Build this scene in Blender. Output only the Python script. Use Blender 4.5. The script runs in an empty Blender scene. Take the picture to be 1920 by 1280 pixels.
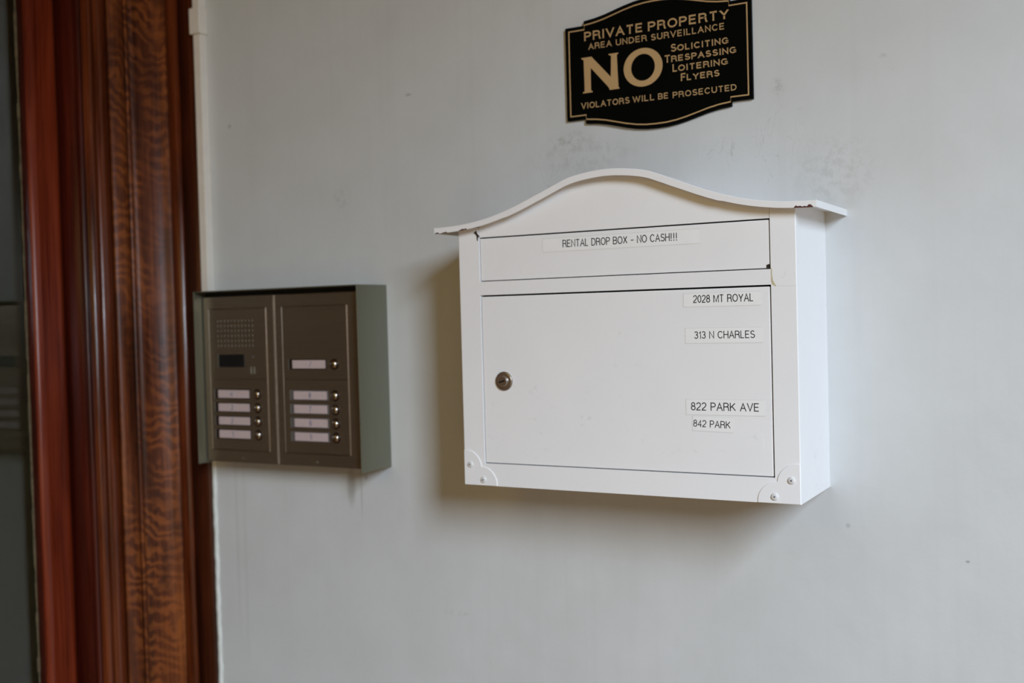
import bpy, bmesh, math, random
from mathutils import Vector, Matrix

random.seed(7)
scene = bpy.context.scene
COL = scene.collection

# ------------------------------------------------------------------ camera
cam_d = bpy.data.cameras.new('camera')
cam = bpy.data.objects.new('camera', cam_d)
COL.objects.link(cam)
YAW, PITCH, ROLL = 0.511, -0.02367, -0.02643
fw = Vector((-math.sin(YAW) * math.cos(PITCH), math.cos(YAW) * math.cos(PITCH), math.sin(PITCH)))
r0 = Vector((math.cos(YAW), math.sin(YAW), 0)); u0 = r0.cross(fw)
rt = math.cos(ROLL) * r0 + math.sin(ROLL) * u0
up = -math.sin(ROLL) * r0 + math.cos(ROLL) * u0
cam.matrix_world = Matrix(((rt.x, up.x, -fw.x, 0.65304), (rt.y, up.y, -fw.y, -1.1654), (rt.z, up.z, -fw.z, 0.18928), (0, 0, 0, 1)))
cam_d.sensor_width = 36; cam_d.lens = 38.43
cam_d.clip_start = 0.02; cam_d.clip_end = 50
cam_d.dof.use_dof = True; cam_d.dof.focus_distance = 1.06; cam_d.dof.aperture_fstop = 4.5
scene.camera = cam

# ------------------------------------------------------------------ light
w = bpy.data.worlds.new('world'); scene.world = w; w.use_nodes = True
bg = w.node_tree.nodes['Background']
bg.inputs[0].default_value = (0.70, 0.84, 1.0, 1); bg.inputs[1].default_value = 0.02
def area(name, loc, look, sx, sy, power, col):
    d = bpy.data.lights.new(name, 'AREA'); d.shape = 'RECTANGLE'; d.size = sx; d.size_y = sy
    d.energy = power; d.color = col
    o = bpy.data.objects.new(name, d); COL.objects.link(o); o.location = loc
    o.rotation_euler = (Vector(look) - Vector(loc)).to_track_quat('-Z', 'Y').to_euler()
    return o
# daylight of the open street beyond the entrance arch
area('street_daylight', (4.45, -4.15, 2.65), (0.15, 0.0, 0.1), 1.15, 2.8, 500, (0.725, 0.85, 0.99))
area('side_daylight', (3.0, -1.0, 0.3), (0.1, 0.0, 0.1), 1.2, 1.6, 1.5, (0.95, 0.93, 0.90))
area('warm_fill_high', (-0.05, -1.9, 0.85), (-0.25, 0.0, 0.5), 0.9, 0.6, 2.7, (1.0, 0.72, 0.22))  # added unseen fill, warms the upper left of the wall
area('warm_fill_low', (0.9, -2.25, -0.2), (0.1, 0.0, 0.1), 1.2, 1.4, 6.5, (1.0, 0.82, 0.50))  # added unseen fill from low in front, lifts the shadow below the box

vs = scene.view_settings
vs.view_transform = 'Standard'; vs.look = 'None'; vs.gamma = 1.0; vs.use_curve_mapping = False
vs.exposure = 0.0

# ------------------------------------------------------------------ materials
def srgb(r, g, b):
    f = lambda c: (c / 255 / 12.92) if c / 255 <= 0.04045 else ((c / 255 + 0.055) / 1.055) ** 2.4
    return (f(r), f(g), f(b), 1)

class NT:
    def __init__(s, name):
        s.m = bpy.data.materials.new(name); s.m.use_nodes = True
        s.t = s.m.node_tree; s.b = s.t.nodes['Principled BSDF']
        s._p = None
    def node(s, typ, **k):
        n = s.t.nodes.new(typ)
        for a, v in k.items(): setattr(n, a, v)
        return n
    def link(s, a, b): s.t.links.new(a, b)
    def setv(s, sock, v):
        if hasattr(v, 'is_linked') or isinstance(v, bpy.types.NodeSocket): s.link(v, sock)
        else: sock.default_value = v
    def pos(s):
        if s._p is None: s._p = s.node('ShaderNodeNewGeometry').outputs['Position']
        return s._p
    def math(s, op, a, b=None, c=None, clamp=False):
        n = s.node('ShaderNodeMath', operation=op); n.use_clamp = clamp
        for i, v in enumerate((a, b, c)):
            if v is not None: s.setv(n.inputs[i], v)
        return n.outputs[0]
    def mapping(s, scale, loc=(0, 0, 0), rot=(0, 0, 0), vec=None):
        n = s.node('ShaderNodeMapping'); s.link(vec or s.pos(), n.inputs[0])
        n.inputs['Scale'].default_value = scale; n.inputs['Location'].default_value = loc; n.inputs['Rotation'].default_value = rot
        return n.outputs[0]
    def noise(s, scale, detail=3, rough=0.5, vec=None, dist=0.0):
        n = s.node('ShaderNodeTexNoise'); s.link(vec or s.pos(), n.inputs['Vector'])
        n.inputs['Scale'].default_value = scale; n.inputs['Detail'].default_value = detail
        n.inputs['Roughness'].default_value = rough; n.inputs['Distortion'].default_value = dist
        return n.outputs['Fac']
    def ramp(s, fac, stops):
        n = s.node('ShaderNodeValToRGB'); s.link(fac, n.inputs[0]); e = n.color_ramp.elements
        while len(e) < len(stops): e.new(0.5)
        for el, (p, c) in zip(e, stops): el.position = p; el.color = c
        return n.outputs[0]
    def rng(s, v, a, b, c=0.0, d=1.0):
        n = s.node('ShaderNodeMapRange', interpolation_type='SMOOTHSTEP'); s.link(v, n.inputs[0])
        for i, x in enumerate((a, b, c, d)): n.inputs[i + 1].default_value = x
        return n.outputs[0]
    def mix(s, fac, a, b, mode='MIX'):
        n = s.node('ShaderNodeMix', data_type='RGBA', blend_type=mode)
        s.setv(n.inputs[0], fac); s.setv(n.inputs[6], a); s.setv(n.inputs[7], b)
        return n.outputs[2]
    def bump(s, h, strength, dist):
        n = s.node('ShaderNodeBump'); s.link(h, n.inputs['Height']); n.inputs['Strength'].default_value = strength
        n.inputs['Distance'].default_value = dist; s.link(n.outputs[0], s.b.inputs['Normal'])
    def set(s, col=None, rough=None, metal=None, **k):
        if col is not None: s.setv(s.b.inputs['Base Color'], col)
        if rough is not None: s.setv(s.b.inputs['Roughness'], rough)
        if metal is not None: s.setv(s.b.inputs['Metallic'], metal)
        for a, v in k.items(): s.setv(s.b.inputs[a.replace('_', ' ')], v)
        return s.m

def simple(name, col, rough=0.5, metal=0.0, var=0.06, scale=60, bump=0.0, **k):
    n = NT(name); f = n.noise(scale, 4)
    c1 = tuple(min(1, x * (1 - var)) for x in col[:3]) + (1,); c2 = tuple(min(1, x * (1 + var)) for x in col[:3]) + (1,)
    n.set(n.ramp(f, [(0.3, c1), (0.7, c2)]), rough, metal, **k)
    if bump: n.bump(n.noise(scale * 6, 3), 0.4, bump)
    return n.m

def wall_paint():
    n = NT('grey_wall_paint')
    base = n.ramp(n.noise(2.2, 4, 0.55, dist=0.6), [(0.3, (0.595, 0.61, 0.615, 1)), (0.7, (0.635, 0.648, 0.655, 1))])
    grime = n.ramp(n.noise(9, 5, 0.6), [(0.35, (0.95, 0.95, 0.94, 1)), (0.65, (1, 1, 1, 1))])
    col = n.mix(1.0, base, grime, 'MULTIPLY')
    sep = n.node('ShaderNodeSeparateXYZ'); n.link(n.pos(), sep.inputs[0]); X, Z = sep.outputs[0], sep.outputs[2]
    fine = n.rng(n.noise(95, 5, 0.7), 0.44, 0.62)
    hair = n.noise(40, 2, 0.5, vec=n.mapping((1.0, 1.0, 0.35), rot=(0, 0.7, 0)), dist=2.5)
    thread = n.math('SUBTRACT', 1.0, n.rng(n.math('ABSOLUTE', n.math('SUBTRACT', hair, 0.5)), 0.0, 0.014))
    # scuffs and stains that sit on this wall: x, z, radius x, radius z, strength, kind (0 grime, 1 thread-like scratches, 2 drip)
    spots = [(0.083, 0.392, 0.035, 0.018, .30, 0), (0.075, 0.350, 0.07, 0.035, .16, 1), (0.10, 0.375, 0.09, 0.03, .14, 0),
             (-0.255, 0.352, 0.02, 0.02, .20, 0), (-0.143, 0.475, 0.007, 0.0022, .40, 3), (-0.450, 0.4676, 0.004, 0.004, .35, 3),
             (0.333, 0.427, 0.010, 0.014, .26, 0), (0.335, 0.37, 0.05, 0.06, .20, 1), (0.27, 0.36, 0.03, 0.03, .20, 1),
             (0.441, 0.4435, 0.006, 0.004, .22, 0), (0.39, 0.33, 0.06, 0.05, .13, 0),
             (0.514, -0.068, 0.003, 0.0018, .5, 3), (0.3977, -0.04, 0.0035, 0.0035, .25, 3), (-0.092, -0.186, 0.024, 0.005, .25, 0),
             (-0.253, -0.035, 0.010, 0.034, .34, 2), (-0.236, -0.040, 0.0022, 0.05, .22, 2), (-0.228, -0.020, 0.005, 0.005, .35, 2),
             (-0.46, -0.10, 0.004, 0.22, .08, 2), (-0.445, -0.15, 0.004, 0.25, .06, 2)]
    tot = None
    for x, z, rx, rz, st, kind in spots:
        dx = n.math('DIVIDE', n.math('SUBTRACT', X, x), rx); dz = n.math('DIVIDE', n.math('SUBTRACT', Z, z), rz)
        d = n.math('SQRT', n.math('ADD', n.math('MULTIPLY', dx, dx), n.math('MULTIPLY', dz, dz)))
        m = n.math('MULTIPLY', n.rng(d, 0.25, 1.0, 1.0, 0.0), st)
        if kind == 0: m = n.math('MULTIPLY', m, fine)
        if kind == 1: m = n.math('MULTIPLY', m, thread)
        tot = m if tot is None else n.math('MAXIMUM', tot, m)
    col = n.mix(tot, col, srgb(92, 84, 66))
    # vertical brush-run streaks
    st = n.noise(1, 3, 0.6, vec=n.mapping((55, 1, 1.1)))
    col = n.mix(n.math('MULTIPLY', n.rng(st, 0.5, 0.72), 0.025), col, srgb(120, 112, 98))
    n.set(col, n.rng(n.noise(14, 3), 0.2, 0.8, 0.38, 0.5), 0)
    h = n.math('ADD', n.math('MULTIPLY', n.noise(11, 4, 0.55), 1.0), n.math('MULTIPLY', n.noise(150, 3, 0.6), 0.10))
    n.bump(h, 0.35, 0.0032)
    return n.m

def wood(name, dark, mid, light, fleck=0.0, gloss=0.26):
    n = NT(name)
    fib = n.noise(1, 5, 0.65, vec=n.mapping((260, 260, 5)), dist=0.3)
    big = n.noise(1, 4, 0.6, vec=n.mapping((26, 26, 3.2)), dist=0.8)
    f = n.math('ADD', n.math('MULTIPLY', fib, 0.45), n.math('MULTIPLY', big, 0.55))
    col = n.ramp(f, [(0.36, dark), (0.5, mid), (0.66, light)])
    if fleck:
        wv = n.node('ShaderNodeTexWave', wave_type='BANDS', bands_direction='Z', wave_profile='SIN')
        n.link(n.mapping((1, 1, 1), rot=(0.5, 0.35, 0)), wv.inputs['Vector'])
        wv.inputs['Scale'].default_value = 21; wv.inputs['Distortion'].default_value = 14.0
        wv.inputs['Detail'].default_value = 3; wv.inputs['Detail Scale'].default_value = 0.9; wv.inputs['Detail Roughness'].default_value = 0.6
        fl = n.rng(wv.outputs['Fac'], 0.15, 1.05)
        patch = n.rng(n.noise(1, 3, 0.5, vec=n.mapping((18, 18, 6), loc=(3, 1, 2))), 0.36, 0.62)
        fl = n.math('MULTIPLY', n.math('MULTIPLY', fl, patch), fleck)
        col = n.mix(fl, col, srgb(154, 84, 34))
        drk = n.rng(n.noise(1, 3, 0.5, vec=n.mapping((30, 30, 11), loc=(1, 7, 4))), 0.5, 0.72)
        col = n.mix(n.math('MULTIPLY', drk, 0.6), col, dark)
    n.set(col, n.rng(fib, 0.3, 0.7, gloss, gloss + 0.14), 0)
    n.bump(fib, 0.35, 0.0006)
    return n.m

def brushed(name, col, rough, horiz=True, metal=0.92):
    n = NT(name)
    g = n.noise(1, 3, 0.6, vec=n.mapping((14, 14, 900) if horiz else (900, 900, 14)))
    c = n.ramp(g, [(0.3, tuple(x * 0.93 for x in col[:3]) + (1,)), (0.7, tuple(min(1, x * 1.05) for x in col[:3]) + (1,))])
    n.set(c, n.rng(g, 0.3, 0.7, rough - 0.04, rough + 0.05), metal)
    n.bump(g, 0.12, 0.0003)
    return n.m

def white_enamel():
    n = NT('white_powder_coat')
    base = n.ramp(n.noise(14, 4, 0.55), [(0.3, (0.86, 0.86, 0.875, 1)), (0.7, (0.885, 0.885, 0.895, 1))])
    spk = n.rng(n.noise(70, 4, 0.65), 0.60, 0.76)
    zone = n.rng(n.noise(9, 2, 0.5), 0.5, 0.7)
    col = n.mix(n.math('MULTIPLY', n.math('MULTIPLY', spk, zone), 0.30), base, srgb(150, 148, 146))
    n.set(col, 0.36, 0)
    n.bump(n.noise(420, 2, 0.5), 0.12, 0.0004)
    return n.m

M = {}
M['wall'] = wall_paint()
M['enamel'] = white_enamel()
M['dark_gap'] = simple('painted_gap_shade', (0.012, 0.012, 0.014), 0.9)  # near-black colour standing in for shade inside the panel gaps
M['tape'] = simple('clear_tape_edge', srgb(224, 224, 222), 0.3, var=0.02)
M['paper'] = simple('label_paper', srgb(243, 243, 243), 0.5, var=0.015)
M['ink'] = simple('black_label_ink', srgb(38, 40, 44), 0.6)
M['rust'] = simple('rusty_chip', srgb(84, 44, 36), 0.85, var=0.35, scale=500)
M['stain'] = simple('yellowed_stain', srgb(196, 184, 150), 0.6, var=0.15, scale=400)
M['bare'] = simple('dark_bare_chip', srgb(46, 40, 26), 0.85, var=0.3, scale=500)
M['screw'] = simple('painted_screw', srgb(222, 222, 222), 0.35)
M['slot'] = simple('screw_slot_grey', srgb(95, 95, 98), 0.6)  # darker grey for the cross slots
M['nickel'] = brushed('worn_nickel', (0.40, 0.365, 0.33), 0.30)
M['black'] = simple('black_keyhole', (0.004, 0.004, 0.004), 0.6)
M['steel_front'] = brushed('brushed_bronze_steel', (0.29, 0.225, 0.17), 0.34)
M['edge_glint'] = brushed('steel_edge_glint', (0.80, 0.77, 0.72), 0.25, False)  # paler steel, light catching the module edge put into the colour
M['housing'] = brushed('satin_grey_steel', (0.235, 0.24, 0.185), 0.40, False, 0.75)
M['chrome'] = simple('polished_button', (0.50, 0.47, 0.45), 0.12, 1.0, var=0.02)
M['button_ring'] = simple('dark_button_ring', srgb(50, 36, 28), 0.4, 0.6)
M['slate'] = simple('smoked_plastic', srgb(92, 88, 88), 0.3)
M['name_paper'] = simple('name_strip_paper', srgb(196, 178, 178), 0.45, var=0.03)
M['blue_ink'] = simple('faded_blue_ink', srgb(120, 122, 150), 0.7)
M['lens'] = simple('black_lens', (0.002, 0.002, 0.003), 0.5, var=0.0)
M['hole'] = simple('speaker_hole', (0.006, 0.006, 0.005), 0.8)
M['rim'] = simple('punched_rim', (0.34, 0.34, 0.30), 0.4, 0.8)
M['pvc'] = simple('cream_plastic', srgb(228, 222, 212), 0.4, var=0.03)
M['caulk'] = simple('old_white_paint_bead', srgb(212, 216, 212), 0.5, var=0.10, scale=90, bump=0.0008)
M['oak'] = wood('quartersawn_oak', srgb(54, 22, 8), srgb(98, 46, 18), srgb(138, 76, 32), 0.58, gloss=0.40)
M['oak_plain'] = wood('reddish_oak', srgb(58, 22, 8), srgb(92, 39, 15), srgb(118, 56, 26), 0.0, gloss=0.2)
M['oak_dark'] = wood('dark_oak', srgb(38, 14, 6), srgb(60, 24, 9), srgb(84, 36, 14), 0.0)
M['mahogany'] = wood('red_mahogany', srgb(78, 24, 10), srgb(112, 40, 18), srgb(136, 56, 28), 0.0)
M['mahogany_shaded'] = wood('shaded_red_mahogany', srgb(46, 12, 5), srgb(66, 18, 8), srgb(84, 26, 12), 0.0)  # mahogany with shade put into its colour, for returns turned from the light
M['putty'] = simple('old_glazing_putty', srgb(84, 72, 50), 0.8, var=0.35, scale=160, bump=0.001)
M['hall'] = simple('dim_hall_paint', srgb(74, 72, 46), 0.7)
M['tan_wall'] = simple('tan_plaster', srgb(158, 108, 30), 0.8)
M['ceil'] = simple('warm_wood_ceiling', srgb(128, 80, 20), 0.7)
M['floor'] = simple('brown_stone_floor', srgb(136, 94, 24), 0.6)
M['sign_black'] = simple('black_sign_plastic', (0.0012, 0.0018, 0.0018), 0.5, var=0.05, Specular_IOR_Level=0.04)
M['gold'] = simple('gold_engraving', srgb(186, 152, 106), 0.55, var=0.03)

def glass():
    n = NT('door_glass')
    n.set((0.93, 0.95, 0.92, 1), 0.0, 0, Transmission_Weight=1.0, IOR=1.5)
    return n.m
M['glass'] = glass()

# ------------------------------------------------------------------ helpers
def tag(o, label=None, cat=None, group=None, kind=None):
    if label: o['label'] = label
    if cat: o['category'] = cat
    if group: o['group'] = group
    if kind: o['kind'] = kind
    return o
def root(name, loc, label=None, cat=None, kind=None, group=None):
    o = bpy.data.objects.new(name, None); COL.objects.link(o); o.location = loc
    o.empty_display_size = 0.05
    tag(o, label, cat, group, kind); o['_o'] = list(loc)
    return o
def world_of(o):
    v = Vector((0, 0, 0))
    while o is not None: v += o.location; o = o.parent
    return v
def finish(name, bm, mats, parent=None, smooth=False):
    """verts are given in world space; the object's origin goes to the parent's origin"""
    off = world_of(parent) if parent else Vector((0, 0, 0))
    # own origin at the middle of the piece
    lo = Vector([min(v.co[i] for v in bm.verts) for i in range(3)]); hi = Vector([max(v.co[i] for v in bm.verts) for i in range(3)])
    c = (lo + hi) / 2
    for v in bm.verts: v.co -= c
    me = bpy.data.meshes.new(name); bm.normal_update(); bm.to_mesh(me); bm.free()
    for m in (mats if isinstance(mats, (list, tuple)) else [mats]): me.materials.append(M[m])
    if smooth:
        for p in me.polygons: p.use_smooth = True
    o = bpy.data.objects.new(name, me); COL.objects.link(o)
    o.location = c - off
    if parent: o.parent = parent
    return o
def add_box(bm, x0, x1, y0, y1, z0, z1, bev=0.0, seg=2, mi=0):
    r = bmesh.ops.create_cube(bm, size=1.0)
    vs_ = r['verts']
    for v in vs_:
        v.co = Vector(((x0 + x1) / 2 + v.co.x * (x1 - x0), (y0 + y1) / 2 + v.co.y * (y1 - y0), (z0 + z1) / 2 + v.co.z * (z1 - z0)))
    fs = {f for v in vs_ for f in v.link_faces}
    for f in fs: f.material_index = mi
    if bev:
        es = list({e for v in vs_ for e in v.link_edges})
        rr = bmesh.ops.bevel(bm, geom=es, offset=bev, segments=seg, affect='EDGES', profile=0.5)
        for f in rr['faces']: f.material_index = mi
def box(name, b, mat, parent=None, bev=0.0, seg=2):
    bm = bmesh.new(); add_box(bm, *b, bev=bev, seg=seg)
    return finish(name, bm, mat, parent)
def prism(bm, pts, axis, a, b, mi=0):
    """extrude a 2d outline; axis 'y': pts are (x,z); axis 'z': pts are (x,y); axis 'x': pts are (y,z)"""
    def P(p, t): return {'y': (p[0], t, p[1]), 'z': (p[0], p[1], t), 'x': (t, p[0], p[1])}[axis]
    va = [bm.verts.new(P(p, a)) for p in pts]; vb = [bm.verts.new(P(p, b)) for p in pts]
    fs = [bm.faces.new(va), bm.faces.new(vb[::-1])]
    n = len(pts)
    for i in range(n): fs.append(bm.faces.new((va[i], vb[i], vb[(i + 1) % n], va[(i + 1) % n])))
    for f in fs: f.material_index = mi
    bmesh.ops.recalc_face_normals(bm, faces=fs)
    return fs
def prism_obj(name, pts, axis, a, b, mat, parent=None):
    bm = bmesh.new(); prism(bm, pts, axis, a, b)
    return finish(name, bm, mat, parent)
def disc(bm, c, r, y0, y1, n=20, mi=0, dome=0.0):
    """round boss whose axis points along -y, from y0 (back) to y1 (front), optional domed cap"""
    prof = [(r, y0), (r, y1)]
    if dome:
        for k in range(1, 5):
            a = k / 5 * math.pi / 2
            prof.append((r * math.cos(a), y1 - dome * math.sin(a)))
    rings = []
    for rr, y in prof:
        rings.append([bm.verts.new((c[0] + rr * math.cos(2 * math.pi * i / n), y, c[1] + rr * math.sin(2 * math.pi * i / n))) for i in range(n)])
    fs = []
    for A, B in zip(rings, rings[1:]):
        for i in range(n): fs.append(bm.faces.new((A[i], A[(i + 1) % n], B[(i + 1) % n], B[i])))
    fs.append(bm.faces.new(rings[-1]))
    fs.append(bm.faces.new(rings[0][::-1]))
    for f in fs: f.material_index = mi
    bmesh.ops.recalc_face_normals(bm, faces=fs)
def lathe(bm, c, prof, n=28, mi=0):
    rings = [[bm.verts.new((c[0] + r * math.cos(2 * math.pi * i / n), y, c[1] + r * math.sin(2 * math.pi * i / n))) for i in range(n)] for r, y in prof]
    fs = []
    for A, B in zip(rings, rings[1:]):
        for i in range(n): fs.append(bm.faces.new((A[i], A[(i + 1) % n], B[(i + 1) % n], B[i])))
    fs.append(bm.faces.new(rings[-1])); fs.append(bm.faces.new(rings[0][::-1]))
    for f in fs: f.material_index = mi
    bmesh.ops.recalc_face_normals(bm, faces=fs)

# plain grotesque capitals drawn as strokes: (advance width, [polylines]) in units of the cap height
def el(cx, cy, rx, ry, a0, a1, n=14):
    return [(cx + rx * math.cos(math.radians(a0 + (a1 - a0) * i / n)), cy + ry * math.sin(math.radians(a0 + (a1 - a0) * i / n))) for i in range(n + 1)]
GL = {
 'A': (.68, [[(0, 0), (.34, 1), (.68, 0)], [(.12, .34), (.56, .34)]]),
 'B': (.60, [[(0, 0), (0, 1), (.32, 1)] + el(.34, .76, .22, .24, 90, -90)[1:] + [(0, .52)], [(.34, .52)] + el(.34, .26, .26, .26, 90, -90)[1:] + [(0, 0)]]),
 'C': (.68, [el(.35, .5, .35, .5, 38, 322, 28)]),
 'D': (.64, [[(0, 0), (0, 1), (.26, 1)] + el(.26, .5, .38, .5, 90, -90, 20)[1:] + [(0, 0)]]),
 'E': (.55, [[(.55, 1), (0, 1), (0, 0), (.55, 0)], [(0, .52), (.50, .52)]]),
 'F': (.52, [[(.52, 1), (0, 1), (0, 0)], [(0, .50), (.46, .50)]]),
 'G': (.72, [el(.36, .5, .36, .5, 42, 338, 28) + [(.70, .45), (.40, .45)], [(.70, .45), (.70, .02)]]),
 'H': (.62, [[(0, 0), (0, 1)], [(.62, 0), (.62, 1)], [(0, .52), (.62, .52)]]),
 'I': (.06, [[(.03, 0), (.03, 1)]]),
 'K': (.62, [[(0, 0), (0, 1)], [(.60, 1), (0, .38)], [(.20, .58), (.64, 0)]]),
 'L': (.48, [[(0, 1), (0, 0), (.48, 0)]]),
 'M': (.74, [[(0, 0), (0, 1), (.37, .04), (.74, 1), (.74, 0)]]),
 'N': (.62, [[(0, 0), (0, 1), (.62, 0), (.62, 1)]]),
 'O': (.74, [el(.37, .5, .37, .5, 0, 360, 36)]),
 'P': (.56, [[(0, 0), (0, 1), (.30, 1)] + el(.30, .73, .26, .27, 90, -90)[1:] + [(0, .46)]]),
 'R': (.62, [[(0, 0), (0, 1), (.32, 1)] + el(.32, .75, .25, .25, 90, -90)[1:] + [(0, .50)], [(.34, .50)] + el(.40, .34, .17, .15, 90, 0)[1:] + [(.58, .12), (.62, 0)]]),
 'S': (.58, [el(.29, .745, .25, .255, 25, 180) + el(.29, .745, .25, .235, 180, 262)[1:] + el(.29, .26, .29, .25, 82, 0)[1:] + el(.29, .26, .29, .26, 0, -158)[1:]]),
 'T': (.60, [[(0, 1), (.60, 1)], [(.30, 1), (.30, 0)]]),
 'U': (.62, [[(0, 1), (0, .32)] + el(.31, .32, .31, .32, 180, 360)[1:] + [(.62, 1)]]),
 'V': (.66, [[(0, 1), (.33, 0), (.66, 1)]]),
 'W': (.94, [[(0, 1), (.23, 0), (.47, .96), (.71, 0), (.94, 1)]]),
 'X': (.64, [[(0, 0), (.62, 1)], [(.02, 1), (.64, 0)]]),
 'Y': (.66, [[(0, 1), (.33, .42), (.66, 1)], [(.33, .42), (.33, 0)]]),
 '0': (.50, [el(.25, .5, .25, .5, 0, 360, 28)]),
 '1': (.24, [[(0, .76), (.10, .80), (.22, 1), (.22, 0)]]),
 '2': (.50, [el(.25, .72, .25, .28, 170, -30) + [(.30, .36), (.06, .18), (.0, 0), (.50, 0)]]),
 '3': (.50, [el(.25, .76, .22, .24, 160, -80) + el(.25, .27, .25, .27, 80, -165)]),
 '4': (.52, [[(.40, 0), (.40, 1), (0, .28), (.54, .28)]]),
 '5': (.50, [[(.46, 1), (.10, 1), (.05, .52)] + el(.24, .32, .26, .32, 130, -155)]),
 '6': (.50, [el(.27, .60, .25, .40, 40, 180) + el(.25, .40, .23, .40, 180, 200), el(.26, .31, .24, .31, 0, 360, 24)]),
 '7': (.50, [[(0, 1), (.50, 1), (.26, .55), (.14, 0)]]),
 '8': (.50, [el(.25, .765, .21, .235, 0, 360, 22), el(.25, .27, .25, .27, 0, 360, 24)]),
 '!': (.22, [[(.11, 1), (.11, .26)], [(.11, .12), (.11, 0)]]),
 '-': (.46, [[(0, .40), (.46, .40)]]),
 '/': (.30, [[(0, 0), (.30, 1)]]),
}
SERIF_FREE = set('OCGSQ')
def stroke_quads(pts, hw, closed):
    n = len(pts); L_, R_ = [], []
    for i in range(n):
        p = Vector(pts[i]); a = Vector(pts[i - 1]) if i > 0 else (Vector(pts[-2]) if closed else None)
        b = Vector(pts[i + 1]) if i < n - 1 else (Vector(pts[1]) if closed else None)
        d1 = (p - a).normalized() if a is not None else (b - p).normalized()
        d2 = (b - p).normalized() if b is not None else d1
        n1 = Vector((-d1.y, d1.x)); n2 = Vector((-d2.y, d2.x)); m = n1 + n2
        if m.length < 0.35: m = n1; k = 1.0
        else: m.normalize(); k = min(2.2, 1 / max(0.3, m.dot(n1)))
        L_.append(p + m * hw * k); R_.append(p - m * hw * k)
    return L_, R_
def text_bm(pieces, y, thick=0.00012, rot=0.0, pivot=None):
    """pieces: (string, x0, x1, z0, z1, stroke width / cap height[, letter gap, serif])"""
    bm = bmesh.new()
    for pc in pieces:
        s, x0, x1, z0, z1, sw = pc[:6]; gap = pc[6] if len(pc) > 6 else 0.17; serif = pc[7] if len(pc) > 7 else 0.0
        h = z1 - z0; hw = sw * h / 2
        tot = 0; xs = []
        for ch in s:
            if ch == ' ': tot += 0.46; xs.append(tot); continue
            xs.append(tot); tot += GL[ch][0] + gap + sw * 0.7
        tot -= gap + sw * 0.7
        sx = (x1 - x0 - 2 * hw) / max(tot, .1); H = h - 2 * hw
        for ch, ox in zip(s, xs):
            if ch == ' ': continue
            for pl_ in GL[ch][1]:
                P = [(x0 + hw + (ox + u) * sx, z0 + hw + v * H) for u, v in pl_]
                closed = len(P) > 8 and (Vector(P[0]) - Vector(P[-1])).length < 1e-7
                # square the free ends out to the full cap height
                if not closed:
                    for e0, e1 in ((0, 1), (-1, -2)):
                        if abs(pl_[e0][0] - pl_[e1][0]) < .40 * abs(pl_[e0][1] - pl_[e1][1]) and pl_[e0][1] in (0, 1):
                            d = (Vector(P[e0]) - Vector(P[e1])).normalized(); P[e0] = tuple(Vector(P[e0]) + d * hw)
                L_, R_ = stroke_quads(P, hw, closed)
                yo = y - thick
                for i in range(len(P) - 1):
                    q = [L_[i], R_[i], R_[i + 1], L_[i + 1]]
                    f_ = [bm.verts.new((v.x, yo, v.y)) for v in q]
                    try:
                        f = bm.faces.new(f_); f.normal_update()
                        if f.normal.y > 0: f.normal_flip()
                    except ValueError: pass
                if serif and not closed and ch not in SERIF_FREE:
                    for e0, e1 in ((0, 1), (-1, -2)):
                        if pl_[e0][1] not in (0, 1) and pl_[e0][0] != GL[ch][0]: continue
                        d = (Vector(P[e0]) - Vector(P[e1])).normalized(); nn_ = Vector((-d.y, d.x)); p = Vector(P[e0])
                        if abs(d.y) > abs(d.x): nn_ = Vector((1, 0)); d = Vector((0, 1 if d.y > 0 else -1))
                        w_ = hw + serif * h
                        q = [p - nn_ * w_, p + nn_ * w_, p + nn_ * hw * 0.9 - d * serif * h * 1.6, p - nn_ * hw * 0.9 - d * serif * h * 1.6]
                        f = bm.faces.new([bm.verts.new((v.x, yo - 0.00001, v.y)) for v in q]); f.normal_update()
                        if f.normal.y > 0: f.normal_flip()
    if rot:
        p = Vector(pivot)
        for v in bm.verts:
            d = v.co - p; c_, s_ = math.cos(rot), math.sin(rot)
            v.co = p + Vector((d.x * c_ - d.z * s_, d.y, d.x * s_ + d.z * c_))
    return bm

# ------------------------------------------------------------------ the setting
FZ, CZ, HEAD = -1.30, 1.35, 1.215
def struct(name, b, mat): return tag(box(name, b, mat), kind='structure')
struct('floor', (-2.4, 9.0, -9.0, 0.12, FZ - 0.1, FZ), 'floor')
struct('ceiling', (-2.4, 1.6, -2.5, 0.12, CZ, CZ + 0.1), 'ceil')
struct('wall_back', (-0.60, 2.6, 0.0, 0.12, FZ, CZ), 'wall')
struct('wall_front', (-2.4, 0.62, -2.5, -2.3, FZ, CZ), 'tan_wall')
struct('wall_left', (-0.80, -0.655, -2.3, -1.22, FZ, CZ), 'tan_wall')
struct('trim_3', (1.35, 1.60, -2.3, 0.0, HEAD, CZ), 'tan_wall')      # unseen heads over the porch openings, added to cut daylight off the upper wall
struct('trim_4', (0.62, 1.60, -2.5, -2.3, HEAD, CZ), 'tan_wall')
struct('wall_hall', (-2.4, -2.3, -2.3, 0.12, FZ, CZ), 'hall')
struct('wall_hall_end', (-2.3, -0.60, 0.0, 0.12, FZ, CZ), 'hall')

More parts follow.
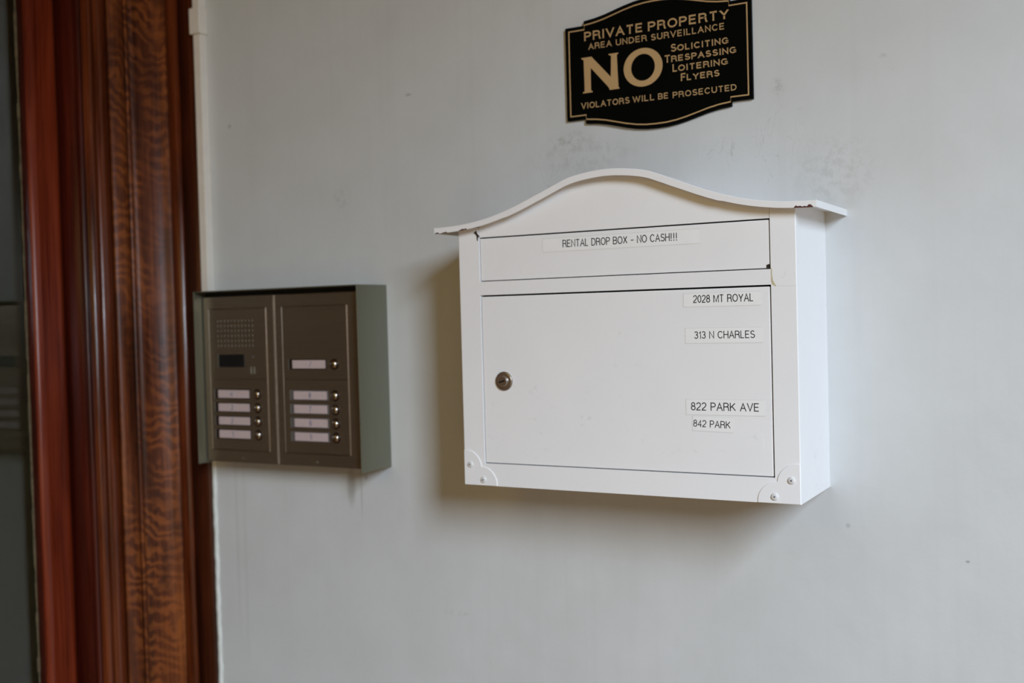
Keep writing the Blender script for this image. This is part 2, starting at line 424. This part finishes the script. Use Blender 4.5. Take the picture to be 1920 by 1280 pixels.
# door casing in the corner: mouldings running full height, each its own length of wood
casing = root('trim_1', (-0.60, -0.01, FZ), kind='structure', label='brown varnished oak door casing with fluted mouldings beside grey wall')
def strip(name, pts, mat, back=0.016, z1=CZ):
    q = [(x - back * 0.75, y + back * 0.75) for x, y in pts[::-1]]
    bm = bmesh.new()
    fs = prism(bm, list(pts) + q, 'z', FZ, z1)
    o = finish(name, bm, mat, casing)
    for p in o.data.polygons: p.use_smooth = abs(p.normal.z) < 0.5
    return o
def arc(cx, cy, r, a0, a1, n):
    return [(cx + r * math.cos(math.radians(a0 + (a1 - a0) * i / n)), cy + r * math.sin(math.radians(a0 + (a1 - a0) * i / n))) for i in range(n + 1)]
strip('back_band', [(-0.5025, 0.004), (-0.5025, -0.0065), (-0.504, -0.0085), (-0.5355, -0.0085), (-0.5365, -0.005)], 'oak_dark', 0.008)
strip('rounded_fillet', [(-0.5365, -0.005), (-0.538, -0.0095), (-0.5425, -0.013), (-0.5475, -0.0145), (-0.5530, -0.0135), (-0.5575, -0.011), (-0.5595, -0.0075)], 'oak_plain', 0.006)
strip('cove_moulding', [(-0.5595, -0.0075), (-0.562, -0.0105), (-0.568, -0.0125), (-0.5735, -0.0175), (-0.5785, -0.0255), (-0.5825, -0.035), (-0.5852, -0.0455), (-0.5862, -0.0565)], 'oak')
strip('ridge_moulding', [(-0.5862, -0.0565), (-0.5825, -0.0585), (-0.5815, -0.0615), (-0.5830, -0.0655)], 'oak')
strip('flecked_moulding', [(-0.5845, -0.0655), (-0.5825, -0.0685), (-0.5812, -0.0745), (-0.5808, -0.0795), (-0.5815, -0.0855), (-0.5830, -0.0915), (-0.5862, -0.0935)], 'oak')
strip('flat_fillet', [(-0.5875, -0.0935), (-0.5875, -0.0965), (-0.5845, -0.0978), (-0.5843, -0.1155), (-0.5900, -0.1175)], 'oak_plain')
strip('bead_moulding', [(-0.5905, -0.1175), (-0.5905, -0.1210)] + arc(-0.5862, -0.1285, 0.0068, 95, -95, 10)[1:] + [(-0.5872, -0.1368)], 'oak_plain')
strip('edge_fillet', [(-0.5875, -0.1365), (-0.5858, -0.1372), (-0.5855, -0.1425), (-0.5865, -0.1438), (-0.5930, -0.1438)], 'mahogany_shaded')
strip('jamb_return', [(-0.5925, -0.1425), (-0.5940, -0.1415), (-0.5955, -0.1432), (-0.6310, -0.1432)], 'mahogany_shaded')
strip('door_stop', [(-0.6320, -0.1440), (-0.6305, -0.1450), (-0.6300, -0.1480), (-0.6300, -0.1520), (-0.6303, -0.1530), (-0.6303, -0.1760), (-0.6297, -0.1775), (-0.6292, -0.1815), (-0.6296, -0.1850),
                    (-0.6308, -0.1882), (-0.6332, -0.1902), (-0.6360, -0.1905)], 'mahogany')
strip('glazing_stop', [(-0.6355, -0.1885), (-0.6375, -0.1885), (-0.6475, -0.1905)], 'mahogany_shaded', 0.010)

door = root('door_1', (-0.65, -0.7, FZ), kind='structure', label='tall glazed door panel at the left edge with dark hall behind')
bm = bmesh.new()
for k in range(130):     # hand-run putty line: uneven width
    z0 = FZ + (CZ - FZ) * k / 130; z1 = FZ + (CZ - FZ) * (k + 1) / 130
    j = random.uniform(-0.0006, 0.0009)
    prism(bm, [(-0.6500, -0.1890), (-0.6476 + j, -0.1890), (-0.6478 + j, -0.1908), (-0.6500, -0.1920 - j * 1.2)], 'z', z0, z1)
finish('putty_line', bm, 'putty', door)
box('glass_pane', (-0.655, -0.650, -1.06, -0.186, FZ + 0.32, CZ - 0.15), 'glass', door)
box('bottom_rail', (-0.668, -0.637, -1.06, -0.186, FZ, FZ + 0.32), 'mahogany', door, 0.003)
box('top_rail', (-0.668, -0.637, -1.06, -0.186, CZ - 0.15, CZ), 'mahogany', door, 0.003)
box('far_stile', (-0.668, -0.637, -1.16, -1.06, FZ, CZ), 'mahogany', door, 0.003)
box('far_jamb', (-0.70, -0.60, -1.22, -1.16, FZ, CZ), 'oak_plain', door, 0.004)

# thin ragged bead of old paint where the wall meets the casing
bm = bmesh.new()
rows = []
z = FZ
while z < 0.0:
    jx = random.uniform(-0.0010, 0.0012); jy = random.uniform(0, 0.0008)
    rows.append([bm.verts.new((-0.5035, 0.0005, z)), bm.verts.new((-0.5020 + jx * .4, -0.0030 - jy, z)), bm.verts.new((-0.4985 + jx, -0.0022 - jy, z)), bm.verts.new((-0.4965 + jx, 0.0005, z))])
    z += 0.011
for A, B in zip(rows, rows[1:]):
    for i in range(3): bm.faces.new((A[i], A[i + 1], B[i + 1], B[i]))
tag(finish('trim_2', bm, 'caulk', smooth=True), kind='structure', label='ragged line of old white paint between casing and wall')

# ------------------------------------------------------------------ cable raceway
rw = root('cable_raceway', (-0.4955, 0, 0.60), 'slim cream plastic cable raceway running down the wall beside the wooden casing', 'raceway')
box('channel', (-0.5015, -0.4885, -0.013, 0.0, 0.10, CZ - 0.02), 'pvc', rw, 0.0008)
box('coupler', (-0.5055, -0.4855, -0.0165, 0.0, 0.6015, 0.6385), 'pvc', rw, 0.0012)
box('coupler', (-0.5055, -0.4855, -0.0165, 0.0, 1.20, 1.237), 'pvc', rw, 0.0012)

# ------------------------------------------------------------------ intercom panel
ic = root('intercom_panel', (-0.3265, 0, -0.004), 'brushed steel door intercom with two bronze call button modules in a grey hood', 'intercom')
IL, IR, IB, IT, ID = -0.4669, -0.1857, -0.0042, 0.2337, 0.0640
PY = -0.0485          # face of the modules
def fx(x): return 0.653 + (x - 0.653) * ((1.1654 + PY) / 1.1074)
def fz(z_): return 0.1893 + (z_ - 0.1893) * ((1.1654 + PY) / 1.1074)
bm = bmesh.new(); T = 0.0016
add_box(bm, IL, IL + T, -ID, 0, IB, IT, 0.0005)
add_box(bm, IR - T, IR, -ID, 0, IB, IT, 0.0005)
add_box(bm, IL + T * 0.5, IR - T * 0.5, -ID, 0, IT - T, IT, 0.0005)
finish('hood', bm, 'housing', ic)
box('back_box', (IL + T, IR - T, PY + 0.006, 0, IB + 0.003, IT - T), 'hole', ic)
mods = [(-0.4543, -0.3285, 'L'), (-0.3262, -0.1860, 'R')]
b_lo, b_hi = 0.0000, 0.2275
for a, b, s in mods:
    x0 = fx(a) if s == 'L' else fx(a); x1 = fx(b) if s == 'L' else IR - T - 0.0022
    if s == 'L': x0 = IL + T + 0.0012
    zb, zt = fz(b_lo), fz(b_hi) - 0.002
    m = bpy.data.objects.new('x', None)
    bm = bmesh.new(); add_box(bm, x0, x1, PY - 0.0, PY + 0.008, zb, zt, 0.0012, 3)
    mod = finish('module_frame', bm, 'steel_front', ic)
    # folded edge right of the left module, its caught light painted as paler steel
    if s == 'L':
        box('edge_strip', (x1 - 0.0002, x1 + 0.0026, PY - 0.0010, PY + 0.006, zb + 0.0015, zt - 0.001), 'edge_glint', ic, 0.0006)
    fx0, fx1 = (fx(-0.4433), fx(-0.3415)) if s == 'L' else (fx(-0.3130), fx(-0.2070))
    zt_, zm, zb_ = fz(0.2085), fz(0.1132), fz(0.0168)
    # raised rim around the faceplates
    bm = bmesh.new(); t = 0.0009
    for bb in ((fx0 - t, fx0, zb_, zt_), (fx1, fx1 + t, zb_, zt_), (fx0 - t, fx1 + t, zt_, zt_ + t), (fx0 - t, fx1 + t, zb_ - t, zb_)):
        add_box(bm, bb[0], bb[1], PY - 0.0014, PY + 0.001, bb[2], bb[3], 0.0003, 1)
    finish('raised_rim', bm, 'edge_glint' if False else 'steel_front', ic)
    box('upper_faceplate', (fx0 + 0.0003, fx1 - 0.0003, PY - 0.0009, PY + 0.001, zm + 0.0003, zt_ - 0.0003), 'steel_front', ic, 0.0004)
    box('lower_faceplate', (fx0 + 0.0003, fx1 - 0.0003, PY - 0.0012, PY + 0.001, zb_ + 0.0003, zm - 0.0003), 'steel_front', ic, 0.0004)
FP = PY - 0.0010
# speaker grille: 11 x 6 punched holes
bm = bmesh.new()
for i in range(11):
    for j in range(6):
        cx = fx(-0.4283 + (0.4283 - 0.3655) * i / 10); cz = fz(0.1918 - (0.1918 - 0.1580) * j / 5)
        lathe(bm, (cx, cz), [(0.0016, FP + 0.0004), (0.0016, FP - 0.0002), (0.0011, FP - 0.0005)], 8, 1)
        disc(bm, (cx - 0.0004, cz), 0.0010, FP - 0.0004, FP - 0.0006, 8, 0)
tag(finish('speaker_grille', bm, ['hole', 'rim'], ic), label='grid of small punched speaker holes')
bm = bmesh.new()
add_box(bm, fx(-0.4270), fx(-0.3805), FP - 0.0006, FP + 0.001, fz(0.1295), fz(0.1468), 0.0003, 1, 0)
wnd = finish('display_window', bm, 'lens', ic)
box('window_trim', (fx(-0.4284), fx(-0.4271), FP - 0.0012, FP + 0.001, fz(0.1292), fz(0.1470)), 'rim', ic)
bm = bmesh.new(); disc(bm, (fx(-0.3655), fz(0.1435)), 0.0017, FP + 0.001, FP - 0.0006, 12); finish('indicator_lamp', bm, 'slate', ic)
for sx_ in (-0.3697, -0.3640): box('microphone_slot', (fx(sx_ - 0.0011), fx(sx_ + 0.0011), FP - 0.0009, FP + 0.001, fz(0.1205), fz(0.1298)), 'rim', ic)

def call_row(x0, x1, bx, zc, digit, dx, tone=0):
    zc = fz(zc); X0, X1 = fx(x0), fx(x1)
    bm = bmesh.new()
    add_box(bm, X0 - 0.0058, X1 + 0.0022, FP - 0.0006, FP + 0.0008, zc - 0.0068, zc + 0.0068, 0.0004, 1, 0)
    add_box(bm, X0 - 0.0066, X0 - 0.0055, FP - 0.0016, FP, zc - 0.0066, zc + 0.0066, 0.0, 1, 1)
    add_box(bm, X0, X1, FP - 0.0009, FP, zc - 0.0054, zc + 0.0054, 0.0, 1, 2)
    pl = finish('name_plate', bm, ['slate' if tone else 'button_ring', 'rim', 'name_paper'], ic)
    tb = text_bm([(digit, X0 + dx, X0 + dx + 0.0042, zc - 0.0035, zc + 0.0038, 0.14)], FP - 0.00095)
    tag(finish('numeral', tb, 'blue_ink', pl), label='faded blue numeral')
    bm = bmesh.new(); c = (fx(bx), zc)
    lathe(bm, c, [(0.0072, FP + 0.001), (0.0072, FP - 0.0006), (0.0060, FP - 0.0011)], 24, 1)
    lathe(bm, c, [(0.0056, FP - 0.0008), (0.0056, FP - 0.0022), (0.0048, FP - 0.0036), (0.0032, FP - 0.0045), (0.0012, FP - 0.0049)], 24, 0)
    finish('call_button', bm, ['chrome', 'button_ring'], ic, True)
for k, dg_ in enumerate('4321'):
    call_row(-0.4297, -0.3735, -0.3598, 0.0930 - k * 0.0182, dg_, 0.0225)
for k, dg_ in enumerate('8765'):
    call_row(-0.2962, -0.2415, -0.2286, 0.0928 - k * 0.0180, dg_, 0.0250, 1)
call_row(-0.2970, -0.2425, -0.2284, 0.1332, '/', 0.0280)
for mx in (-0.389, -0.262):
    bm = bmesh.new(); disc(bm, (fx(mx), fz(0.006)), 0.0016, PY + 0.001, PY - 0.0004, 10); finish('fixing_screw', bm, 'rim', ic)

# ------------------------------------------------------------------ rental drop box
mb = root('drop_box', (0.19, 0, 0.0), 'white metal wall drop box with wave-shaped roof, key lock and address labels', 'mailbox')
W, D = 0.380, 0.118
SX0, SX1 = 0.0266, 0.3549
ZF0, ZF1, ZD0, ZD1 = 0.2278, 0.2758, 0.0249, 0.2127
RP = [(-0.0, .3380), (.008, .3378), (.020, .3368), (.034, .3349), (.0465, .3322), (.0614, .3262), (.074, .3210), (.088, .3155), (.103, .3095), (.118, .3042), (.1325, .2997), (.146, .2964), (.160, .2938), (.178, .2914), (.196, .2903), (.2128, .2900)]
RC = 0.1888
def roof_z(x):
    u = abs(x - RC)
    for (u0, z0), (u1, z1) in zip(RP, RP[1:]):
        if u <= u1: return z0 + (z1 - z0) * (u - u0) / (u1 - u0)
    return RP[-1][1]
roofx = [-0.0235 + (0.4018 + 0.0235) * i / 72 for i in range(73)]
def smooth_z(x): return (roof_z(x - 0.006) + 2 * roof_z(x) + roof_z(x + 0.006)) / 4
def inner_z(x): return smooth_z(x) - 0.0013
def outline(x0, x1, zb, n=40, dz=0.0):
    return [(x0, zb), (x1, zb)] + [(x1 - (x1 - x0) * i / n, inner_z(x1 - (x1 - x0) * i / n) - dz) for i in range(n + 1)]
# body: closed box plus the fixed front frame
bm = bmesh.new()
prism(bm, outline(0.0, W, 0.0), 'y', -0.1095, 0.0)
FY = -D
def stile(x0, x1, chamf):
    r = 0.0009; pts = []
    if chamf == 'L': pts = [(x0, -0.1095), (x0, FY + r), (x0 + r * .3, FY + r * .3), (x0 + r, FY), (x1, FY), (x1, -0.1095)]
    else: pts = [(x0, -0.1095), (x0, FY), (x1 - r, FY), (x1 - r * .3, FY + r * .3), (x1, FY + r), (x1, -0.1095)]
    return pts
prism(bm, stile(0.0, SX0, 'L'), 'z', 0.0, 0.2880)
prism(bm, stile(SX1, W, 'R'), 'z', 0.0, 0.2880)
add_box(bm, SX0, SX1, FY, -0.1095, ZD1, ZF0)
add_box(bm, SX0, SX1, FY, -0.1095, 0.0, ZD0)
finish('body', bm, 'enamel', mb)
box('gap_shade_backing', (SX0, SX1, -0.1115, -0.1098, ZD0, ZF1 + 0.006), 'dark_gap', mb)  # dark sheet painted as the shade behind flap and door gaps
# gable panel under the roof
gp = outline(SX0 + 0.0006, SX1 - 0.0004, ZF1 + 0.0012, 40, 0.0002)
prism_obj('gable_panel', gp, 'y', FY + 0.0006, -0.1118, 'enamel', mb)
# letter flap, door
flap = box('letter_flap', (SX0 + 0.0010, SX1 - 0.0014, FY + 0.0014, -0.1120, ZF0 + 0.0010, ZF1 - 0.0002), 'enamel', mb, 0.0007)
dr = box('door', (SX0 + 0.0010, SX1 - 0.0016, FY + 0.0012, -0.1120, ZD0 + 0.0009, ZD1 - 0.0018), 'enamel', mb, 0.0008)
DF = FY + 0.0012; FF = FY + 0.0014
# lock
bm = bmesh.new(); LC = (0.0543, 0.1172)
lathe(bm, LC, [(0.0100, DF + 0.001), (0.0106, DF - 0.0004), (0.0106, DF - 0.0012), (0.0100, DF - 0.0021), (0.0092, DF - 0.0024), (0.0060, DF - 0.0024), (0.0058, DF - 0.0048), (0.0053, DF - 0.0052)], 36, 0)
for v in bm.verts: pass
prism(bm, [(LC[0] - 0.0042, LC[1] - 0.0022), (LC[0] + 0.0034, LC[1] - 0.0002), (LC[0] + 0.0030, LC[1] + 0.0018), (LC[0] - 0.0044, LC[1] - 0.0004)], 'y', DF - 0.0054, DF - 0.0048, 1)
lk = finish('key_lock', bm, ['nickel', 'black'], dr, False); tag(lk, label='round nickel key lock with black keyhole')
for p in lk.data.polygons: p.use_smooth = len(p.vertices) == 4 and p.material_index == 0 and abs(p.normal.y) < 0.9
# roof sheet with folded front, right and left lips
bm = bmesh.new()
n = len(roofx); RD = 0.130; LIP = 0.0064
tb_, tf, tfi, ub = [], [], [], []
for i, x in enumerate(roofx):
    zt = smooth_z(x)
    tb_.append(bm.verts.new((x, 0.0, zt))); tf.append(bm.verts.new((x, -RD + 0.0006, zt)))
def shell(bm, rows_):
    for A, B in zip(rows_, rows_[1:]):
        for i in range(len(A) - 1): bm.faces.new((A[i], A[i + 1], B[i + 1], B[i]))
sl = []
for i, x in enumerate(roofx):
    a = (smooth_z(x + 0.002) - smooth_z(x - 0.002)) / 0.004
    sl.append(LIP * math.sqrt(1 + a * a) * (1.12 if abs(x - RC) < 0.12 else 1.0))
tf2 = [bm.verts.new((x, -RD, smooth_z(x) - 0.0007)) for x in roofx]
lo = [bm.verts.new((x, -RD, smooth_z(x) - sl[i])) for i, x in enumerate(roofx)]
lob = [bm.verts.new((x, -RD + 0.0012, smooth_z(x) - sl[i])) for i, x in enumerate(roofx)]
inn = [bm.verts.new((x, -RD + 0.0012, smooth_z(x) - 0.0012)) for x in roofx]
inb = [bm.verts.new((x, 0.0, smooth_z(x) - 0.0012)) for x in roofx]
shell(bm, [tb_, tf, tf2, lo, lob, inn, inb])
bmesh.ops.recalc_face_normals(bm, faces=bm.faces)
for s, xe in ((-1, roofx[0]), (1, roofx[-1])):      # side lips
    zt = smooth_z(xe)
    add_box(bm, min(xe, xe + s * 0.0008), max(xe, xe + s * 0.0008), -RD, 0.0, zt - LIP, zt + 0.0002)
finish('wave_roof', bm, 'enamel', mb)
# corner plates: two-lobed outline with pan-head screws
def lobes(cs, flip):
    pts = [(0, 0)]
    for k in range(0, 46):
        th = math.radians(90 * k / 45); best = 0
        for cx, cz, r in cs:
            bq = cx * math.cos(th) + cz * math.sin(th); disc_ = bq * bq - (cx * cx + cz * cz - r * r)
            if disc_ >= 0: best = max(best, bq + math.sqrt(disc_))
        pts.append((best * math.cos(th), best * math.sin(th)))
    return [((W - x) if flip else x, z_) for x, z_ in pts]
for flip in (False, True):
    o = prism_obj('corner_plate', [(x + (-0.0004 if flip else 0.0004), z_ + 0.0002) for x, z_ in lobes([(0.003, 0.0195, 0.0195), (0.0225, 0.0015, 0.0195)], flip)], 'y', FY - 0.0009, FY + 0.0002, 'enamel', mb)
    bv = o.modifiers.new('edge', 'BEVEL'); bv.width = 0.0004; bv.segments = 2; bv.angle_limit = math.radians(50)
    for sx_, sz_ in ((0.0085, 0.0232), (0.0252, 0.0066)):
        cx = W - sx_ - 0.0003 if flip else sx_
        bm = bmesh.new()
        lathe(bm, (cx, sz_), [(0.0037, FY - 0.0006), (0.0037, FY - 0.0012), (0.0030, FY - 0.0022), (0.0018, FY - 0.0026)], 20, 0)
        a_ = random.uniform(0.2, 1.0)
        for q in (0, math.pi / 2):
            c_, s_ = math.cos(a_ + q), math.sin(a_ + q)
            pts = [(cx + u * c_ - v * s_, sz_ + u * s_ + v * c_) for u, v in ((-.0013, -.00032), (.0013, -.00032), (.0013, .00032), (-.0013, .00032))]
            prism(bm, pts, 'y', FY - 0.0027, FY - 0.0024, 1)
        finish('screw', bm, ['screw', 'slot'], o)

# labels
def label(name, x0, x1, z0, z1, y, pieces, rot, host_label, curl=False):
    bm = bmesh.new(); e = 0.0006
    add_box(bm, x0, x1, y - 0.00012, y + 0.0002, z0, z1, 0, 1, 0)
    add_box(bm, x0 + e, x1 - e, y - 0.00022, y, z0 + e, z1 - e, 0, 1, 1)
    piv = Vector((x0, y, z0)); c_, s_ = math.cos(rot), math.sin(rot)
    for v in bm.verts:
        d = v.co - piv; v.co = piv + Vector((d.x * c_ - d.z * s_, d.y, d.x * s_ + d.z * c_))
    o = finish(name, bm, ['tape', 'paper'], mb); tag(o, label=host_label)
    if pieces:
        tb = text_bm(pieces, y - 0.00023, 0.00006, rot, (x0, y, z0)); finish('lettering', tb, 'ink', o)
    return o
label('title_label', 0.1058, 0.2842, 0.2562, 0.2716, FF, [('RENTAL DROP BOX - NO CASH!!!', 0.1302, 0.2600, 0.2606, 0.2686, 0.118, 0.13)], 0.0, 'paper label reading RENTAL DROP BOX - NO CASH!!!')
label('address_label', 0.2644, 0.3446, 0.1928, 0.2072, DF, [('2028 MT ROYAL', 0.2752, 0.3371, 0.1971, 0.2049, 0.118, 0.13)], 0.0, 'paper label reading 2028 MT ROYAL')
label('address_label', 0.2655, 0.3461, 0.1562, 0.1722, DF, [('313 N CHARLES', 0.2754, 0.3378, 0.1611, 0.1686, 0.118, 0.13)], 0.0, 'paper label reading 313 N CHARLES')
label('address_label', 0.2647, 0.3468, 0.0842, 0.1006, DF, [('822 PARK AVE', 0.2703, 0.3405, 0.0890, 0.0972, 0.118, 0.13)], 0.0, 'paper label reading 822 PARK AVE')
label('address_label', 0.2711, 0.3143, 0.0682, 0.0838, DF - 0.00003, [('842 PARK', 0.2722, 0.3110, 0.0726, 0.0798, 0.118, 0.13)], -0.028, 'short paper label reading 842 PARK')
bm = bmesh.new()
add_box(bm, 0.2715, 0.3440, DF - 0.00008, DF + 0.0002, 0.0470, 0.0668); finish('tape_remnant', bm, 'enamel', mb)

# chips and stains in the enamel
def patch(name, pts, y, mat, lab=None, parent=mb, th=0.00012):
    o = prism_obj(name, pts, 'y', y - th, y + 0.0002, mat, parent)
    if lab: o['label'] = lab
    return o
def ragged(x0, x1, ztop, zbot_f, n, amp):
    t = []
    for i in range(n + 1):
        x = x0 + (x1 - x0) * i / n; t.append((x, ztop(x) + (random.uniform(0.2, 1.0) * amp if 0 < i < n else 0)))
    return t + [(x, zbot_f(x)) for x in (x1, (x0 + x1) / 2, x0)]
lipz = lambda x: smooth_z(x) - LIP
patch('paint_chip', ragged(0.3815, 0.4000, lambda x: lipz(x) + 0.0001, lambda x: lipz(x) - 0.0002, 9, 0.0034), -RD, 'rust', 'rusty chip on the roof lip')
patch('paint_chip', ragged(0.0080, 0.0190, lambda x: lipz(x) + 0.0001, lambda x: lipz(x) - 0.0002, 6, 0.0018), -RD, 'rust', 'rusty chip on the roof lip')
patch('paint_chip', ragged(-0.0235, -0.0180, lambda x: lipz(x) + 0.0001, lambda x: lipz(x) - 0.0002, 4, 0.0014), -RD, 'bare')
patch('paint_chip', ragged(-0.0140, -0.0070, lambda x: lipz(x) + 0.0001, lambda x: lipz(x) - 0.0002, 5, 0.0010), -RD, 'bare')
patch('paint_chip', [(0.0200, 0.2822), (0.0238, 0.2850), (0.0250, 0.2818), (0.0276, 0.2786), (0.0270, 0.2772), (0.0258, 0.2776), (0.0256, 0.2735), (0.0245, 0.2735), (0.0240, 0.2785), (0.0222, 0.2812)], FY - 0.0001, 'bare', 'dark gap chipped at the top of the left post')
patch('paint_chip', [(0.3505, 0.2288), (0.3541, 0.2288), (0.3541, 0.2322), (0.3526, 0.2327), (0.3505, 0.2318)], FF - 0.0002, 'bare', 'dark notch in the flap corner')
patch('stain', [(0.3550, 0.2290), (0.3563, 0.2278), (0.3560, 0.2230), (0.3571, 0.2160), (0.3600, 0.2118), (0.3590, 0.2108), (0.3562, 0.2126), (0.3550, 0.2160)], FY, 'stain', 'yellowed stain beside the rail', th=0.00006)
patch('hairline_crack', [(0.3600, 0.2114), (0.3700, 0.2112), (0.3795, 0.2108), (0.3795, 0.2104), (0.3700, 0.2107), (0.3600, 0.2110)], FY, 'tape', th=0.00004)

# ------------------------------------------------------------------ sign
sg = root('warning_sign', (0.1958, 0, 0.4697), 'black scalloped sign with gold NO soliciting and private property lettering', 'sign')
SC, ZC = 0.1958, 0.4697
HW, HH = 0.1113, 0.0540
def half_top(inset, k=0):
    """right half of the top edge, from centre to the corner"""
    cr = [(0.0, .0735), (.012, .0732), (.024, .0718), (.036, .0694), (.050, .0658), (.062, .0627), (.074, .0605), (.0868, .0592)]
    pts = [(u, z_ - inset * 1.03) for u, z_ in cr]
    xe = HW - 0.0240 - inset * 0.15 
    pts = [(min(u, xe), z_) for u, z_ in pts]
    pts[-1] = (xe, 0.0592 - inset * 1.03)
    pts += [(xe, HH - inset), (HW - inset, HH - inset)]
    return pts
def sign_outline(inset):
    q = half_top(inset)
    tr = [(SC + u, ZC + v) for u, v in q]; br = [(SC + u, ZC - v) for u, v in q[::-1]]
    bl = [(SC - u, ZC - v) for u, v in q[1:]]; tl = [(SC - u, ZC + v) for u, v in q[::-1][:-1]]
    return tr + br + bl + tl
pl = prism_obj('plate', sign_outline(0.0), 'y', -0.0042, 0.0, 'sign_black', sg)
A = sign_outline(0.0040); B = sign_outline(0.0054)
bm = bmesh.new()
va = [bm.verts.new((x, -0.0044, z_)) for x, z_ in A]; vb = [bm.verts.new((x, -0.0044, z_)) for x, z_ in B]
for i in range(len(A)): bm.faces.new((va[i], va[(i + 1) % len(A)], vb[(i + 1) % len(A)], vb[i]))
r_ = bmesh.ops.extrude_face_region(bm, geom=list(bm.faces))
for v in [g for g in r_['geom'] if isinstance(g, bmesh.types.BMVert)]: v.co.y = -0.0040
bmesh.ops.recalc_face_normals(bm, faces=bm.faces)
finish('border_line', bm, 'gold', sg)
TY = -0.0042
def sgt(lab, pieces): tag(finish('lettering', text_bm(pieces, TY, 0.0002), 'gold', sg), label=lab)
sgt('PRIVATE PROPERTY', [('PRIVATE', .1090, .1820, .5058, .5160, .17, .20, .05), ('PROPERTY', .1884, .2823, .5054, .5156, .17, .20, .05)])
sgt('AREA UNDER SURVEILLANCE', [('AREA', 0.1141, 0.1434, .4951, .5021, .15, .22, .04), ('UNDER', 0.1488, 0.1866, .4949, .5019, .15, .22, .04), ('SURVEILLANCE', 0.1917, 0.2772, .4944, .5014, .15, .22, .04)])
def scap(first, rest, x0, xm, x1, z0): return [(first, x0, xm, z0, z0 + .0084, .16, .2, .05), (rest, xm + .0010, x1, z0, z0 + .0068, .18, .20, .05)]
sgt('SOLICITING', scap('S', 'OLICITING', .2149, .2216, .2815, .4785))
sgt('TRESPASSING', scap('T', 'RESPASSING', .2070, .2143, .2899, .4672))
sgt('LOITERING', scap('L', 'OITERING', .2166, .2222, .2803, .4560))
sgt('FLYERS', scap('F', 'LYERS', .2261, .2320, .2706, .4447))
sgt('VIOLATORS WILL BE PROSECUTED', [('VIOLATORS', 0.1031, 0.1640, .4277, .4347, .15, .20, .04), ('WILL', 0.1678, 0.1943, .4276, .4345, .15, .20, .04), ('BE', 0.1986, 0.2108, .4275, .4342, .15, .2, .04), ('PROSECUTED', 0.2161, 0.2892, .4271, .4337, .15, .20, .04)])
# big NO: wedge-serifed N and a heavy round O
bm = bmesh.new()
nx0, nx1, nz0, nz1 = .1052, .1516, .4456, .4867
def N(u, v): return (nx0 + (nx1 - nx0) * u, nz0 + (nz1 - nz0) * v)
Npts = [(0.0, 0.0), (0.02, .035), (.06, .06), (.055, .5), (.05, .93), (.0, .965), (-.02, 1.0), (.27, 1.0), (.30, .955), (.78, .36), (.80, .94), (.745, .968), (.73, 1.0), (1.0, 1.0), (.985, .968), (.955, .94), (.965, .5), (.98, .06), (1.0, .03), (1.01, 0.0), (.74, 0.0), (.74, .03), (.70, .10), (.24, .69), (.235, .5), (.235, .06), (.27, .035), (.28, 0.0)]
prism(bm, [N(u, v) for u, v in Npts], 'y', TY - 0.0002, TY)
oc = (.1812, .4660); ro, ri = (.0236, .0216), (.0144, .0150); nn = 56
ra = [[bm.verts.new((oc[0] + rr[0] * math.cos(2 * math.pi * i / nn), y, oc[1] + rr[1] * math.sin(2 * math.pi * i / nn))) for i in range(nn)] for rr, y in ((ro, TY), (ro, TY - 0.0002), (ri, TY - 0.0002), (ri, TY))]
for A_, B_ in zip(ra, ra[1:]):
    for i in range(nn): bm.faces.new((A_[i], A_[(i + 1) % nn], B_[(i + 1) % nn], B_[i]))
bmesh.ops.recalc_face_normals(bm, faces=bm.faces)
bmesh.ops.triangulate(bm, faces=[f for f in bm.faces if len(f.verts) > 4])
tag(finish('lettering', bm, 'gold', sg), label='large gold NO')

for o in list(bpy.data.objects):
    if '_o' in o: del o['_o']
    if o.users == 0: bpy.data.objects.remove(o)
